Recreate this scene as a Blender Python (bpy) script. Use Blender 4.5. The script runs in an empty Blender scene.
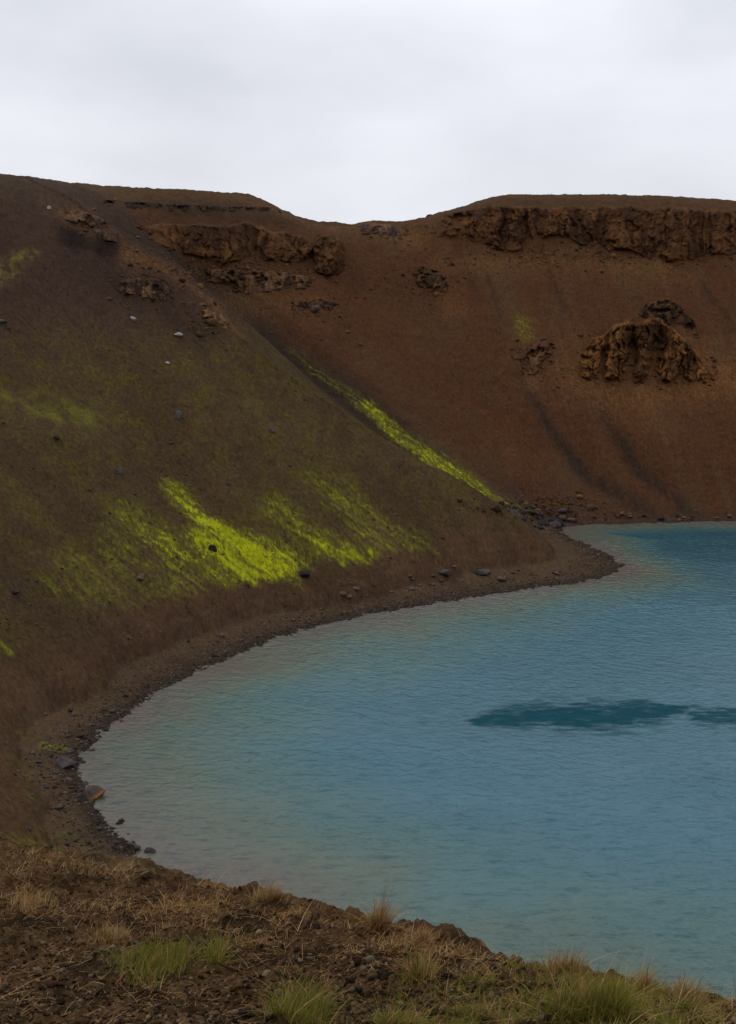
import bpy, bmesh, math
import numpy as np
from mathutils import Vector, Matrix

# ------------------------------------------------------------------ basics
rng = np.random.default_rng(7)
scene = bpy.context.scene
COL = scene.collection
F = 1300.0; W2, H2 = 368.0, 512.0
PITCH = math.radians(12.2); CZ = 41.7
CP, SP = math.cos(PITCH), math.sin(PITCH)

def tag(o, label=None, cat=None, group=None, kind=None):
    if label: o["label"] = label
    if cat: o["category"] = cat
    if group: o["group"] = group
    if kind: o["kind"] = kind
    return o

def ss(a, b, x):
    t = np.clip((x - a) / (b - a), 0, 1)
    return t * t * (3 - 2 * t)

# direction of a sight line (used only to survey where things stand)
def ray(px, py):
    u = (np.asarray(px, float) - W2) / F; v = (H2 - np.asarray(py, float)) / F
    return u, CP + v * SP, -SP + v * CP
def project(x, y, z):
    zz = z - CZ
    f = y * CP - zz * SP; up = y * SP + zz * CP
    f = np.where(f > 0.1, f, 0.1)
    return W2 + F * x / f, H2 - F * up / f
def at_depth(px, py, Y):
    u, a, b = ray(px, py)
    return u / a * Y, Y, CZ + b / a * Y
def on_level(px, py, z=0.0):
    u, a, b = ray(px, py)
    t = (z - CZ) / b
    return np.stack([u * t, a * t], -1)

# ------------------------------------------------------------------ noise
def _h(ix, iy, seed):
    n = (ix.astype(np.int64) * 374761393 + iy.astype(np.int64) * 668265263 + seed * 974634777) & 0xFFFFFFFF
    n = ((n ^ (n >> 13)) * 1274126177) & 0xFFFFFFFF
    n = (n ^ (n >> 16)) & 0xFFFFFFFF
    return n
def noise(x, y, seed=0):
    x = np.asarray(x, float); y = np.asarray(y, float)
    x, y = np.broadcast_arrays(x, y)
    ix = np.floor(x); iy = np.floor(y); fx = x - ix; fy = y - iy
    u = fx * fx * fx * (fx * (fx * 6 - 15) + 10); v = fy * fy * fy * (fy * (fy * 6 - 15) + 10)
    def g(a, b):
        n = _h(ix + a, iy + b, seed).astype(float) * (2 * math.pi / 4294967296.0)
        return np.cos(n) * (fx - a) + np.sin(n) * (fy - b)
    n0 = g(0, 0) * (1 - u) + g(1, 0) * u; n1 = g(0, 1) * (1 - u) + g(1, 1) * u
    return (n0 * (1 - v) + n1 * v) * 1.5
def fbm(x, y, oct=4, seed=0, gain=0.5, lac=2.03):
    s = 0; a = 1.0; t = 0
    for i in range(oct):
        s = s + a * noise(x, y, seed + i * 17); t += a
        x = x * lac + 3.7; y = y * lac + 9.1; a *= gain
    return s / t * 1.3
def ridged(x, y, oct=4, seed=0, gain=0.55):
    s = 0; a = 1.0; t = 0
    for i in range(oct):
        s = s + a * (1 - np.abs(noise(x, y, seed + i * 13)) * 2.0); t += a
        x = x * 2.1 + 1.7; y = y * 2.1 + 5.1; a *= gain
    return s / t
def rand2(ix, iy, seed): return _h(ix, iy, seed).astype(float) / 4294967296.0
def cells(x, y, seed=0):
    """distance to nearest / second nearest feature point and a random value of the cell"""
    ix = np.floor(x); iy = np.floor(y)
    f1 = np.full(np.shape(x), 9.0); f2 = f1.copy(); val = np.zeros(np.shape(x))
    for a in (-1, 0, 1):
        for b in (-1, 0, 1):
            cx = ix + a; cy = iy + b
            d = np.hypot(cx + rand2(cx, cy, seed) - x, cy + rand2(cx, cy, seed + 5) - y)
            r = rand2(cx, cy, seed + 9)
            closer = d < f1
            f2 = np.where(closer, f1, np.minimum(f2, d)); val = np.where(closer, r, val); f1 = np.where(closer, d, f1)
    return f1, f2, val

# ------------------------------------------------------------------ shoreline (surveyed, then closed round the lake)
vis = [(210,905),(165,872),(130,845),(105,820),(88,795),(78,768),(90,745),(115,722),(150,697),(190,675),(240,653),
       (300,631),(380,613),(450,601),(520,590),(580,582),(612,574),(622,566),(612,557),(590,546),(568,536),(562,529),(580,525.5),
       (620,524),(680,522.5),(736,521.5)]
P = [tuple(on_level(a, b)) for a, b in vis]
P += [(82,187),(104,176),(122,155),(129,128),(124,98),(108,72),(84,60),(58,57),(34,56.5),(14,58.5),(-3,65)]
P = np.array(P)
def spline(P, n, closed=True):
    N = len(P); out = []
    for i in range(N if closed else N - 1):
        if closed: p0, p1, p2, p3 = (P[(i + k) % N] for k in (-1, 0, 1, 2))
        else: p0, p1, p2, p3 = P[max(i-1,0)], P[i], P[i+1], P[min(i+2,N-1)]
        for t in np.linspace(0, 1, n, endpoint=False):
            out.append(0.5*((2*p1)+(-p0+p2)*t+(2*p0-5*p1+4*p2-p3)*t*t+(-p0+3*p1-3*p2+p3)*t**3))
    return np.array(out)
SH = spline(P, 30)
L = np.concatenate([[0], np.cumsum(np.linalg.norm(np.diff(np.vstack([SH, SH[:1]]), axis=0), axis=1))])
tt = np.linspace(0, L[-1], 420, endpoint=False)
cl = np.vstack([SH, SH[:1]])
SH = np.stack([np.interp(tt, L, cl[:, 0]), np.interp(tt, L, cl[:, 1])], 1)
LSTEP = L[-1] / 420
def s_of_vis(k):
    p = P[k]; return np.argmin(np.hypot(*(SH - p).T)) * LSTEP
S_CAPE = s_of_vis(17); S_COVE = s_of_vis(21)

def shore(x, y):
    """signed distance to the shore (positive on land) and arc length of the nearest shore point"""
    x = np.ravel(x).astype(np.float32); y = np.ravel(y).astype(np.float32)
    n = len(x); d = np.empty(n); s = np.empty(n)
    sx = SH[:, 0].astype(np.float32); sy = SH[:, 1].astype(np.float32)
    A = SH; B = np.roll(SH, -1, 0)
    for i in range(0, n, 40000):
        xs = x[i:i+40000]; ys = y[i:i+40000]
        k = np.argmin((xs[:, None] - sx) ** 2 + (ys[:, None] - sy) ** 2, axis=1)
        best = np.full(len(xs), 1e9); bs = np.zeros(len(xs)); sg = np.ones(len(xs))
        for off in (-1, 0):
            kk = (k + off) % 420
            ax, ay = A[kk].T; bx, by = B[kk].T
            ex, ey = bx - ax, by - ay; L2 = ex*ex + ey*ey
            t = np.clip(((xs-ax)*ex + (ys-ay)*ey) / L2, 0, 1)
            qx, qy = xs-ax-ex*t, ys-ay-ey*t
            dd = np.hypot(qx, qy); m = dd < best
            best = np.where(m, dd, best); bs = np.where(m, (kk + t) * LSTEP, bs)
        d[i:i+40000] = best; s[i:i+40000] = bs
        # inside test by crossing number
        ins = np.zeros(len(xs), bool)
        for j in range(420):
            ay, by = A[j, 1], B[j, 1]
            c = (ay > ys) != (by > ys)
            if c.any():
                xi = A[j, 0] + (ys - ay) / (by - ay + 1e-12) * (B[j, 0] - A[j, 0])
                ins ^= c & (xs < xi)
        d[i:i+40000] *= np.where(ins, -1, 1)
    return d, s

# ------------------------------------------------------------------ foreground bank: thin-plate through surveyed points
edge = [(-140,818,11),(0,842,10),(60,851,9.6),(110,862,9.2),(160,874,8.7),(230,887,8.0),(300,905,7.3),(380,922,6.6),(450,945,6.0),(520,966,5.5),
        (600,983,5.1),(670,997,4.85),(736,1010,4.6),(860,1040,4.2)]
inner = [(0,1024,4.4),(180,1024,4.3),(368,1024,4.25),(560,1024,4.2),(700,1024,4.25),(100,930,6.6),(300,960,5.6),(0,900,7.7)]
E3 = np.array([at_depth(*e) for e in edge]); I3 = np.array([at_depth(*e) for e in inner])
fgp = np.vstack([E3, I3, [(-3, 0, 40.1), (3, 0, 40.1), (0, -4, 40.3), (-7, 3, 40.0), (-8,-5,40.4), (7,-5,40.3), (6,1.5,39.3)]])
def tps_fit(p):
    n = len(p); r = np.hypot(p[:, None, 0]-p[None, :, 0], p[:, None, 1]-p[None, :, 1])
    K = np.where(r > 0, r*r*np.log(r+1e-12), 0) + np.eye(n)*0.05
    Q = np.hstack([np.ones((n,1)), p[:, :2]])
    M = np.block([[K, Q], [Q.T, np.zeros((3,3))]])
    return np.linalg.solve(M, np.concatenate([p[:, 2], np.zeros(3)]))
TW = tps_fit(fgp)
def fg_plane(x, y):
    z = TW[-3] + TW[-2]*x + TW[-1]*y
    for k in range(len(fgp)):
        r = np.hypot(x-fgp[k,0], y-fgp[k,1]) + 1e-9
        z = z + TW[k]*r*r*np.log(r)
    return z
ex = E3[:, 0]; ey = E3[:, 1]
def edge_dist(x, y):   # how far beyond the brink (approx, metres)
    o = np.argsort(ex); yb = np.interp(x, ex[o], ey[o])
    return (y - yb) * 0.78

# ------------------------------------------------------------------ skyline of the rim
sky = np.array([(-300,176),(-60,172),(0,174),(15,176),(30,177),(45,180),(60,182),(100,186),(150,188.5),(200,191),(240,194),(252,196),(265,201),(285,211.5),
  (296,216),(305,219),(318,221.5),(335,223),(352,225),(360,223),(375,221.5),(400,222.5),(415,220),(428,217),(440,213),(460,208),(475,203),(490,198),
  (503,195.5),(520,195),(560,195),(600,195),(650,196),(700,198),(736,201),(800,206),(1100,214)])
sky_az = np.arctan((sky[:, 0]-W2)/F / (CP + (H2-sky[:, 1])/F*SP))
sky_tan = (-SP + (H2-sky[:, 1])/F*CP) / np.hypot((sky[:, 0]-W2)/F, CP + (H2-sky[:, 1])/F*SP)
def skytan(az):
    az = np.asarray(az); t = np.interp(az, sky_az, sky_tan)
    w = ss(0.45, 0.8, np.abs(az))
    return t*(1-w) + 0.02*w
DELTA = [None, None]

def smin(a, b, k): 
    h = np.clip(0.5 + 0.5*(b-a)/k, 0, 1); return b*(1-h) + a*h - k*h*(1-h)

def pl_dist(x, y, pts):
    """distance to a world polyline and parameter 0..1 along it"""
    pts = np.asarray(pts); best = np.full(np.shape(x), 1e9); par = np.zeros(np.shape(x)); n = len(pts)-1
    for i in range(n):
        a = pts[i]; e = pts[i+1]-a; t = np.clip(((x-a[0])*e[0] + (y-a[1])*e[1])/(e@e), 0, 1)
        d = np.hypot(x-a[0]-e[0]*t, y-a[1]-e[1]*t); m = d < best
        best = np.where(m, d, best); par = np.where(m, (i+t)/n, par)
    return best, par

GULLY = None
TROUGH = []
BUMPS = []     # (x, y, rx, ry, height)
def terrain(x, y, detail=True, want=False):
    shp = np.shape(x); x = np.ravel(np.asarray(x, float)); y = np.ravel(np.asarray(y, float))
    r = np.hypot(x, y); az = np.arctan2(x, y)
    d0, s = shore(x, y)
    d = d0 + 0.35*fbm(x*0.5, y*0.5, 3, 3)*ss(-6, 0, d0)
    # beach width varies along the shore, widest on the cape
    cape = np.exp(-((s-S_CAPE)/13.0)**2); far = ss(S_COVE-2, S_COVE+6, s) * (1-ss(S_COVE+140, S_COVE+170, s))
    bw = 4.6 + 3.8*cape - 3.0*far + 2.6*fbm(s*0.07, s*0+2.2, 4, 5)*(1-.7*far)
    bz = np.where(d < bw, 0.17*d - 0.0*d, 0.17*bw)
    dd = np.maximum(d-bw, 0)
    slope = 0.60 + 0.03*far
    up = 0.85*(1-np.exp(-dd/0.8))*(1-0.6*far) + slope*dd + 0.0006*dd*dd
    z = bz + up
    z = np.where(d < 0, 0.17*d, z)
    z = np.maximum(z, -3)
    # rim
    cap = CZ + 238*skytan(az)
    capo = cap - 0.07*np.maximum(d-82, 0) + 1.2*fbm(x*0.03, y*0.03, 3, 8)*ss(90, 140, d)
    front = ss(60, 120, r)
    z = smin(z, capo*front + 40.5*(1-front), 5.0)
    if GULLY is not None:
        g, p = pl_dist(x, y, GULLY)
        wg = ss(0, 0.1, p)*(1-ss(0.9, 1.0, p)*0.8)
        z = z - 3.2*np.exp(-(g/6.0)**2)*wg*ss(2, 10, z)
    for (tp_, tw_, th_) in TROUGH:
        g, p = pl_dist(x, y, tp_); z = z + th_*np.exp(-(g/tw_)**2)*np.sin(np.pi*np.clip(p*.9+.08, 0, 1))*ss(1, 5, z)
    for (bx, by, rx, ry, h) in BUMPS:
        z = z + h*np.exp(-((x-bx)/rx)**2 - ((y-by)/ry)**2)
    big = ss(1.5, 10, z)*ss(22, 60, r)
    z = z + big*(0.9*fbm(x*0.035, y*0.035, 2, 21) + 0.45*fbm(s*0.10, d*0.012, 3, 31))
    if DELTA[0] is not None:
        z = z + np.interp(az, DELTA[0], DELTA[1])*r*ss(30, 42, z)*ss(60, 100, r)
    z = z + .28*fbm(x*.35, y*.35, 3, 91)*ss(40, 43, z)*ss(100,140,r)
    if detail:
        rill = ridged(s*0.20+1.2*fbm(x*.05, y*.05, 2, 42), d*0.02, 3, 41)
        z = z + big*(0.16*rill + 0.22*fbm(x*0.25, y*0.25, 4, 51) + 0.10*fbm(x*1.1, y*1.1, 3, 61))
        z = z + ss(-2, 1, d)*(1-ss(bw, bw+6, d))*(0.20*fbm(x*0.55, y*0.55, 4, 71)+0.06*noise(x*3, y*3, 72))
    # foreground bank where the camera stands
    e = edge_dist(x, y)
    zf = fg_plane(np.clip(x, -14, 14), np.clip(y, -14, 12)) 
    zf = smin(zf, np.full_like(zf, 41.0), 0.5)
    o = np.argsort(ex)
    yb = np.interp(x, ex[o], ey[o])
    zb = fg_plane(np.clip(x, -14, 14), np.minimum(yb, 12))
    beyond = np.maximum(e, 0)
    zf = np.where(e > 0, zb - 0.62*beyond - 0.42*beyond*(1-np.exp(-beyond/0.8)), zf)
    if detail:
        near = 1-ss(14, 24, r)
        m = r < 26
        xx, yy = x[m], y[m]
        c1, c2, cv = cells(xx*7+0.4*noise(xx*9,yy*9,1), yy*7+0.4*noise(xx*9,yy*9,2), 3)
        k1, k2, kv = cells(xx*19, yy*19, 13)
        clod = np.clip(0.55-c1, 0, 1)*ss(0.35, 0.8, cv)*0.075 + np.clip(0.5-k1, 0, 1)*ss(0.3, 0.7, kv)*0.035
        patchy = 0.35 + 0.65*ss(-0.25, 0.35, fbm(xx*0.7, yy*0.7, 2, 15))
        zz = 0.12*fbm(xx*0.8, yy*0.8, 3, 81) + 0.075*fbm(xx*3, yy*3, 4, 82) + 0.04*fbm(xx*11, yy*11, 4, 83) + clod*patchy*1.0
        zf[m] += zz*near[m]
    w = 1 - ss(11.5, 26, r + np.maximum(0, -x-2)*0.0)
    z = z*(1-w) + zf*w
    if want: return z.reshape(shp), d.reshape(shp), s.reshape(shp), bw.reshape(shp), far.reshape(shp)
    return z.reshape(shp)

# ------------------------------------------------------------------ survey grid (smooth) for placing things on the slopes
AZ = np.radians(np.arange(-21, 21.01, 0.25)); RR = np.concatenate([np.arange(60, 300, 1.0)])
def survey():
    A, R = np.meshgrid(AZ, RR, indexing='ij')
    Z = terrain(R*np.sin(A), R*np.cos(A), detail=False)
    return Z
def rays_to_ground(px, py, Zg):
    px = np.asarray(px, float); py = np.asarray(py, float); shp = px.shape; px = px.ravel(); py = py.ravel()
    u, a, b = ray(px, py); az = np.arctan2(u, a); tn = b/np.hypot(u, a)
    el = np.maximum.accumulate((Zg-CZ)/RR[None, :], axis=1)
    f = (az-AZ[0])/(AZ[1]-AZ[0]); i0 = np.clip(np.floor(f).astype(int), 0, len(AZ)-2); f = np.clip(f-i0, 0, 1)
    out = np.zeros(len(px))
    for o, w in ((0, 1-f), (1, f)):
        for c in np.unique(i0+o):
            m = (i0+o) == c; e = el[c] + np.arange(len(RR))*1e-9
            out[m] += w[m]*np.interp(tn[m], e, RR)
    return out.reshape(shp), az.reshape(shp), tn.reshape(shp)
Z0 = survey()
# fit the rim to the skyline, twice
for it in range(3):
    m = RR > 120
    cur = ((Z0[:, m]-CZ)/RR[m][None, :]).max(axis=1)
    dl = skytan(AZ) - cur
    prev = DELTA[1] if DELTA[0] is not None else np.zeros(len(AZ))
    tot = prev + dl
    azf = np.concatenate([[-0.7], AZ, [0.7]])
    if it == 0: DELTA[0] = AZ; DELTA[1] = tot
    else: DELTA[1] = tot
    if it == 0:
        def wxy(px, py):
            r, az, tn = rays_to_ground(px, py, Z0); return np.stack([r*np.sin(az), r*np.cos(az)], -1)
        gp = np.array([(556,524),(520,508),(470,482),(420,450),(370,410),(320,365),(270,320),(215,275),(165,240)])
        GULLY = wxy(gp[:, 0], gp[:, 1])
        for (px, py, rx, ry, h) in [(45,240,9,9,1.6),(75,243,2.0,2.4,-.8),(106,251,1.7,2.0,-.7),(60,215,8,10,-1.0)]:
            q = wxy(px, py); BUMPS.append((float(q[0]), float(q[1]), rx, ry, h))
    if it == 0:
        for pts, tw_, th_ in ((((585,385),(610,425),(645,475),(692,518)), 2.2, -1.1), (((520,385),(552,435),(592,485),(646,514)), 2.6, -1.2),
                       (((555,370),(580,420),(615,470),(660,515)), 2.6, .7), (((640,395),(670,450),(715,515)), 4, .8), (((470,300),(500,380),(560,470)), 4, .8),
                       (((425,250),(440,340),(520,470)), 4, -.8), (((700,270),(725,330),(745,400)), 3, -.8), (((455,245),(475,290),(490,325)), .8, -.5),
                       (((487,262),(505,310),(512,340)), .8, -.5), (((540,250),(565,310),(575,350)), 1.0, -.5), (((150,262),(220,310),(300,375)), 4, .9),
                       (((100,270),(200,345),(330,440)), 5, -.8), (((30,330),(130,420),(220,500)), 5, -.7), (((0,380),(60,412),(115,425)), 2.2, -.8)):
            TROUGH.append((wxy(*np.array(pts, float).T), tw_, th_))
    Z0 = survey()
def wxy(px, py):
    r, az, tn = rays_to_ground(px, py, Z0); return np.stack([r*np.sin(az), r*np.cos(az)], -1)

# ------------------------------------------------------------------ ground colour (what the ground is made of, plus shade painted in two hollows)
def lerp(a, b, t): return a*(1-t[..., None]) + b*t[..., None]
def C(*v): return np.array(v, float)
def streakmask(x, y, pts, w0, w1, soft=1.0):
    g, p = pl_dist(x, y, wxy(*np.array(pts, float).T)); w = w0 + (w1-w0)*p
    return np.exp(-(g/w)**2) 
def ground_colour(x, y, z, d, s, bw, far):
    n1 = fbm(x*0.06, y*0.06, 4, 101); n2 = fbm(x*0.35, y*0.35, 4, 102); n3 = fbm(x*2.2, y*2.2, 3, 103)
    st = fbm(s*0.35, d*0.025, 4, 104); st2 = fbm(s*1.1+0.3*n2, d*0.05, 3, 105)
    red = C(.072,.032,.015); gb = C(.064,.040,.020); purp = C(.050,.028,.020); grey = C(.048,.031,.021); orange = C(.15,.070,.024)
    g, p = pl_dist(x, y, GULLY)
    # left of the gully or right of it (gully runs up to the left)
    sgn = np.sign((x-GULLY[0][0])*(GULLY[-1][1]-GULLY[0][1]) - (y-GULLY[0][1])*(GULLY[-1][0]-GULLY[0][0]))
    right = ss(-2.5, 2.5, g*sgn) 
    c = lerp(gb, red, right)
    c = lerp(c, purp, (1-right)*ss(22, 34, z + 5*n1)*0.9)
    c = lerp(c, C(.064,.038,.017), right*ss(-0.05, .5, .4*st+.8*n1)*0.6)
    c = lerp(c, C(.078,.036,.015), right*ss(42, 46, z)*0.5)
    c = lerp(c, C(.094,.038,.014), right*ss(0.1, .5, -st+.6*n2)*0.4)
    c = lerp(c, C(.060,.036,.020), right*ss(.0, .6, st2)*0.28)
    # olive film of moss over the lower left face
    ol = (1-right)*ss(-.15, .45, n2*.7+st*.7+.15)*(1-ss(24, 33, z))*ss(3.5, 8, z)
    c = lerp(c, C(.078,.062,.010), ol*(.10+.55*ss(-.3,.5,n3+.5*n2)))
    # dark scree bands
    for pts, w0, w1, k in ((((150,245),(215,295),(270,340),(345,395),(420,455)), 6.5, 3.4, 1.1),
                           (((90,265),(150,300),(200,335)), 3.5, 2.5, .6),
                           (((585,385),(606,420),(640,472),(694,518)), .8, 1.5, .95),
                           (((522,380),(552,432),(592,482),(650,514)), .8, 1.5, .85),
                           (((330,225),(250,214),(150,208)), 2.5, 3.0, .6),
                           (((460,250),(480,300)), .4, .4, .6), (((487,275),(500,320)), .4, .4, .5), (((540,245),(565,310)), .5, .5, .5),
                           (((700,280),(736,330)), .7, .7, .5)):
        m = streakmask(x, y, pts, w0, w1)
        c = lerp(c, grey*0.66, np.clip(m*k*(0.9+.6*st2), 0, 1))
    for pts, w0, w1, k in ((((150,262),(210,300),(240,335)), 1.6, 1.0, .5), (((70,215),(105,235),(130,258)), 2.6, 2.0, .6),
                           (((260,205),(330,228)), 3, 3, .35), (((370,226),(410,240)), 3.0, 3, .55), (((690,365),(745,385)), 3.0, 3.0, .8),
                           (((445,290),(455,310)), 2.0, 2.0, .4),(((580,372),(640,360),(725,375)), 6.5, 6.5, .42),(((585,388),(640,396),(700,388)), 3.0, 3.0, .5),(((600,400),(650,420)), 3, 4, .3),(((440,262),(520,262),(600,268),(690,276)), 3, 3, .3),(((150,262),(240,300),(320,300)), 3, 4, .3),(((535,345),(530,385)), 1.6, 1.6, .4)):
        m = streakmask(x, y, pts, w0, w1)
        c = lerp(c, orange, np.clip(m*k*(0.8+.9*n3), 0, 1))
    for (px, py) in ((75,243),(106,251)):  # shade in the two hollows, painted into the ground colour
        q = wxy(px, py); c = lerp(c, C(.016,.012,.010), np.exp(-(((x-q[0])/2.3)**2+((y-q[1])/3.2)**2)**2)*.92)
    # toe of the slope, beach, wet line
    toe = np.exp(-((d-bw-1.0)/2.6)**2)
    c = lerp(c, C(.072,.036,.020), toe*(1-far)*.8)
    slopefoot = ss(bw, bw+14, d)
    c = lerp(c, C(.078,.043,.023), (1-slopefoot)*(1-right)*.65*ss(-.2,.3,st))
    beach = 1-ss(bw*.2, bw+1.0, d+1.8*n2)
    c = lerp(c, C(.078,.049,.028), (1-ss(bw-2, bw+3, d+1.5*n2))*(1-far*.5)*.9)
    c = lerp(c, C(.042,.030,.021), beach*ss(-.2, .35, n2+.6*n3)*.7)
    c = lerp(c, C(.085,.075,.018), (1-ss(bw, bw+4, d))*ss(.15, .5, fbm(x*.5+9, y*.5, 4, 140))*ss(125, 95, y)*ss(1.2,2.5,d)*.6)
    wet = 1-ss(0.3, 1.9, d+.7*n3+.5*n2)
    c = lerp(c, C(.030,.024,.021), wet*.85)
    # foot of the gully: dark rubble
    q = wxy(545, 512); m = np.exp(-((x-q[0])/12)**2-((y-q[1])/5)**2)
    c = lerp(c, C(.055,.035,.028), m*ss(-.2, .2, n2)*.8)
    # bright moss
    fine = fbm(x*0.9, y*0.9, 4, 111); sf = fbm(s*1.4, d*0.10, 4, 112)
    moss = C(.40,.42,.010); mossd = C(.135,.125,.014)
    tot = np.zeros_like(x)
    a0, a1 = wxy(175, 495), wxy(286, 578); dv = (a1-a0)/np.linalg.norm(a1-a0)
    al = (x-a0[0])*dv[0]+(y-a0[1])*dv[1]; ac = -(x-a0[0])*dv[1]+(y-a0[1])*dv[0]
    wob = .5*fbm(x*.3, y*.3, 2, 117)
    stk = fbm((ac+wob)*1.5, al*.13, 4, 118)
    for pts, w0, w1, k in ((((198,518),(225,535),(255,553),(280,567)), 1.0, 3.2, 1.02), (((172,488),(188,508),(205,524)), 1.6, 1.6, .66),
                         (((205,540),(240,572),(262,580)), 2.0, 2.2, .85),
                         (((135,520),(180,555),(235,580)), 3.2, 3.2, .44), (((125,545),(180,570),(260,570)), 4.0, 4.5, .30),
                         (((60,590),(110,596),(160,590)), 3.2, 3.2, .22), (((70,560),(120,575)), 3.5, 4, .20),
                         (((275,508),(305,535),(350,552)), 3.0, 3.0, .36), (((320,545),(340,555),(372,556)), 1.8, 1.8, .66), (((330,490),(370,530),(410,548)), 4.5, 4.0, .33),
                         (((295,352),(335,385),(375,415),(415,450),(450,472),(480,490),(528,512)), 2.0, 3.4, .22),
                         (((368,408),(400,438),(430,458),(470,482)), 1.4, 2.6, .58),(((475,487),(500,500),(515,507)), 1.6, 1.6, .5),
                         (((522,322),(527,338)), 2.0, 2.4, .28), (((0,645),(6,650)), .8, .8, .34),
                         (((96,858),(115,864)), .6, .7, 1.0), (((142,846),(152,852)), .5, .5, 1.0),
                         (((45,745),(62,748)), .6, .6, .6), (((20,845),(50,848)), 1.6, 1.6, .26), (((60,870),(75,872)), .6, .6, .7)):
        m = streakmask(x, y, pts, w0, w1)
        tot = np.maximum(tot, m*k) + .15*np.minimum(tot, m*k)
    tot = tot*ss(bw+1.4, bw+4.5, d+1.4*n2+(y<115)*20+(x>8)*ss(0,2,d)*20)
    brk = .85*stk + .55*fbm(x*2.2, y*2.2, 3, 114) + .45*fine + .55*noise(x*5.3, y*5.3, 115)
    tot = tot*(1 + .35*fbm(x*.22, y*.22, 3, 116))
    film = ss(.02, .62, tot + .50*brk*ss(0, .3, tot))*ss(0, .25, tot)
    c = lerp(c, mossd*(1+.35*noise(x*3, y*3, 119))[:, None], film*.85)
    c = lerp(c, moss*.84, ss(.52, 1.0, tot*.98 + .60*brk)*ss(.1, .4, tot)*.92)
    # dull yellow-green grass on the far left shoulder, and a faint terrace on the left face
    m = streakmask(x, y, ((-40,285),(2,272),(16,260),(34,252)), 2.0, .7)
    c = lerp(c, C(.17,.145,.028), np.clip(m*(.6+1.4*fine), 0, 1)*.6)
    m = streakmask(x, y, ((-20,395),(50,412),(100,420)), 2.2, 2.6)
    c = lerp(c, C(.14,.13,.02), np.clip(m*(.4+1.3*n2), 0, 1)*.65)
    # turf skin just over the brow of the crest
    c = lerp(c, C(.075,.062,.038), ss(60, 90, d)*ss(43, 45, z)*.5)
    # speckle of gravel
    sp = noise(x*3.3, y*3.3, 121); sp2 = noise(x*7, y*7, 122)
    c = c*(1 + .22*n3 + .28*sp + .16*sp2*ss(.3,0,0*sp2) + .14*st + .10*st2*right + .18*n1)[..., None]
    # soil of the near bank
    r = np.hypot(x, y); nf = 1-ss(14, 26, r)
    m = r < 27
    if m.any():
        xx, yy = x[m], y[m]
        a = fbm(xx*2.2, yy*2.2, 4, 131); b = fbm(xx*17, yy*17, 3, 132); a2 = fbm(xx*.6, yy*.6, 2, 133)
        cf = lerp(np.broadcast_to(C(.105,.057,.025), (len(xx), 3)), C(.044,.025,.012), ss(-.2, .3, a))
        cf = lerp(cf, C(.15,.092,.046), ss(.2, .55, b)*.55)
        cf = lerp(cf, C(.12,.082,.040), ss(0, .5, a2+.4*b)*.4)
        cf = cf*(1+.35*b)[..., None]
        c[m] = lerp(c[m], cf, nf[m])
    return np.clip(c, .005, .9)

# ------------------------------------------------------------------ mesh from arrays
def mesh_obj(name, verts, faces, mat, smooth=True, parent=None, colour=None, attrs=None):
    me = bpy.data.meshes.new(name)
    v = np.asarray(verts, np.float32); f = np.asarray(faces, np.int32)
    k = f.shape[1]
    me.vertices.add(len(v)); me.vertices.foreach_set("co", v.ravel())
    me.loops.add(f.size); me.loops.foreach_set("vertex_index", f.ravel())
    me.polygons.add(len(f)); me.polygons.foreach_set("loop_start", np.arange(0, f.size, k, dtype=np.int32))
    me.update(calc_edges=True)
    if smooth: me.polygons.foreach_set("use_smooth", np.ones(len(f), bool))
    if colour is not None:
        a = me.attributes.new("tint", 'FLOAT_COLOR', 'POINT')
        a.data.foreach_set("color", np.hstack([colour, np.ones((len(v), 1))]).astype(np.float32).ravel())
    for kx, vx in (attrs or {}).items():
        a = me.attributes.new(kx, 'FLOAT', 'POINT'); a.data.foreach_set("value", np.asarray(vx, np.float32).ravel())
    me.validate()
    o = bpy.data.objects.new(name, me); COL.objects.link(o)
    if mat: me.materials.append(mat)
    if parent: o.parent = parent
    return o
def grid_faces(n, m):
    i = np.arange(n-1)[:, None]*m + np.arange(m-1)[None, :]
    return np.stack([i, i+1, i+m+1, i+m], -1).reshape(-1, 4)

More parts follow.
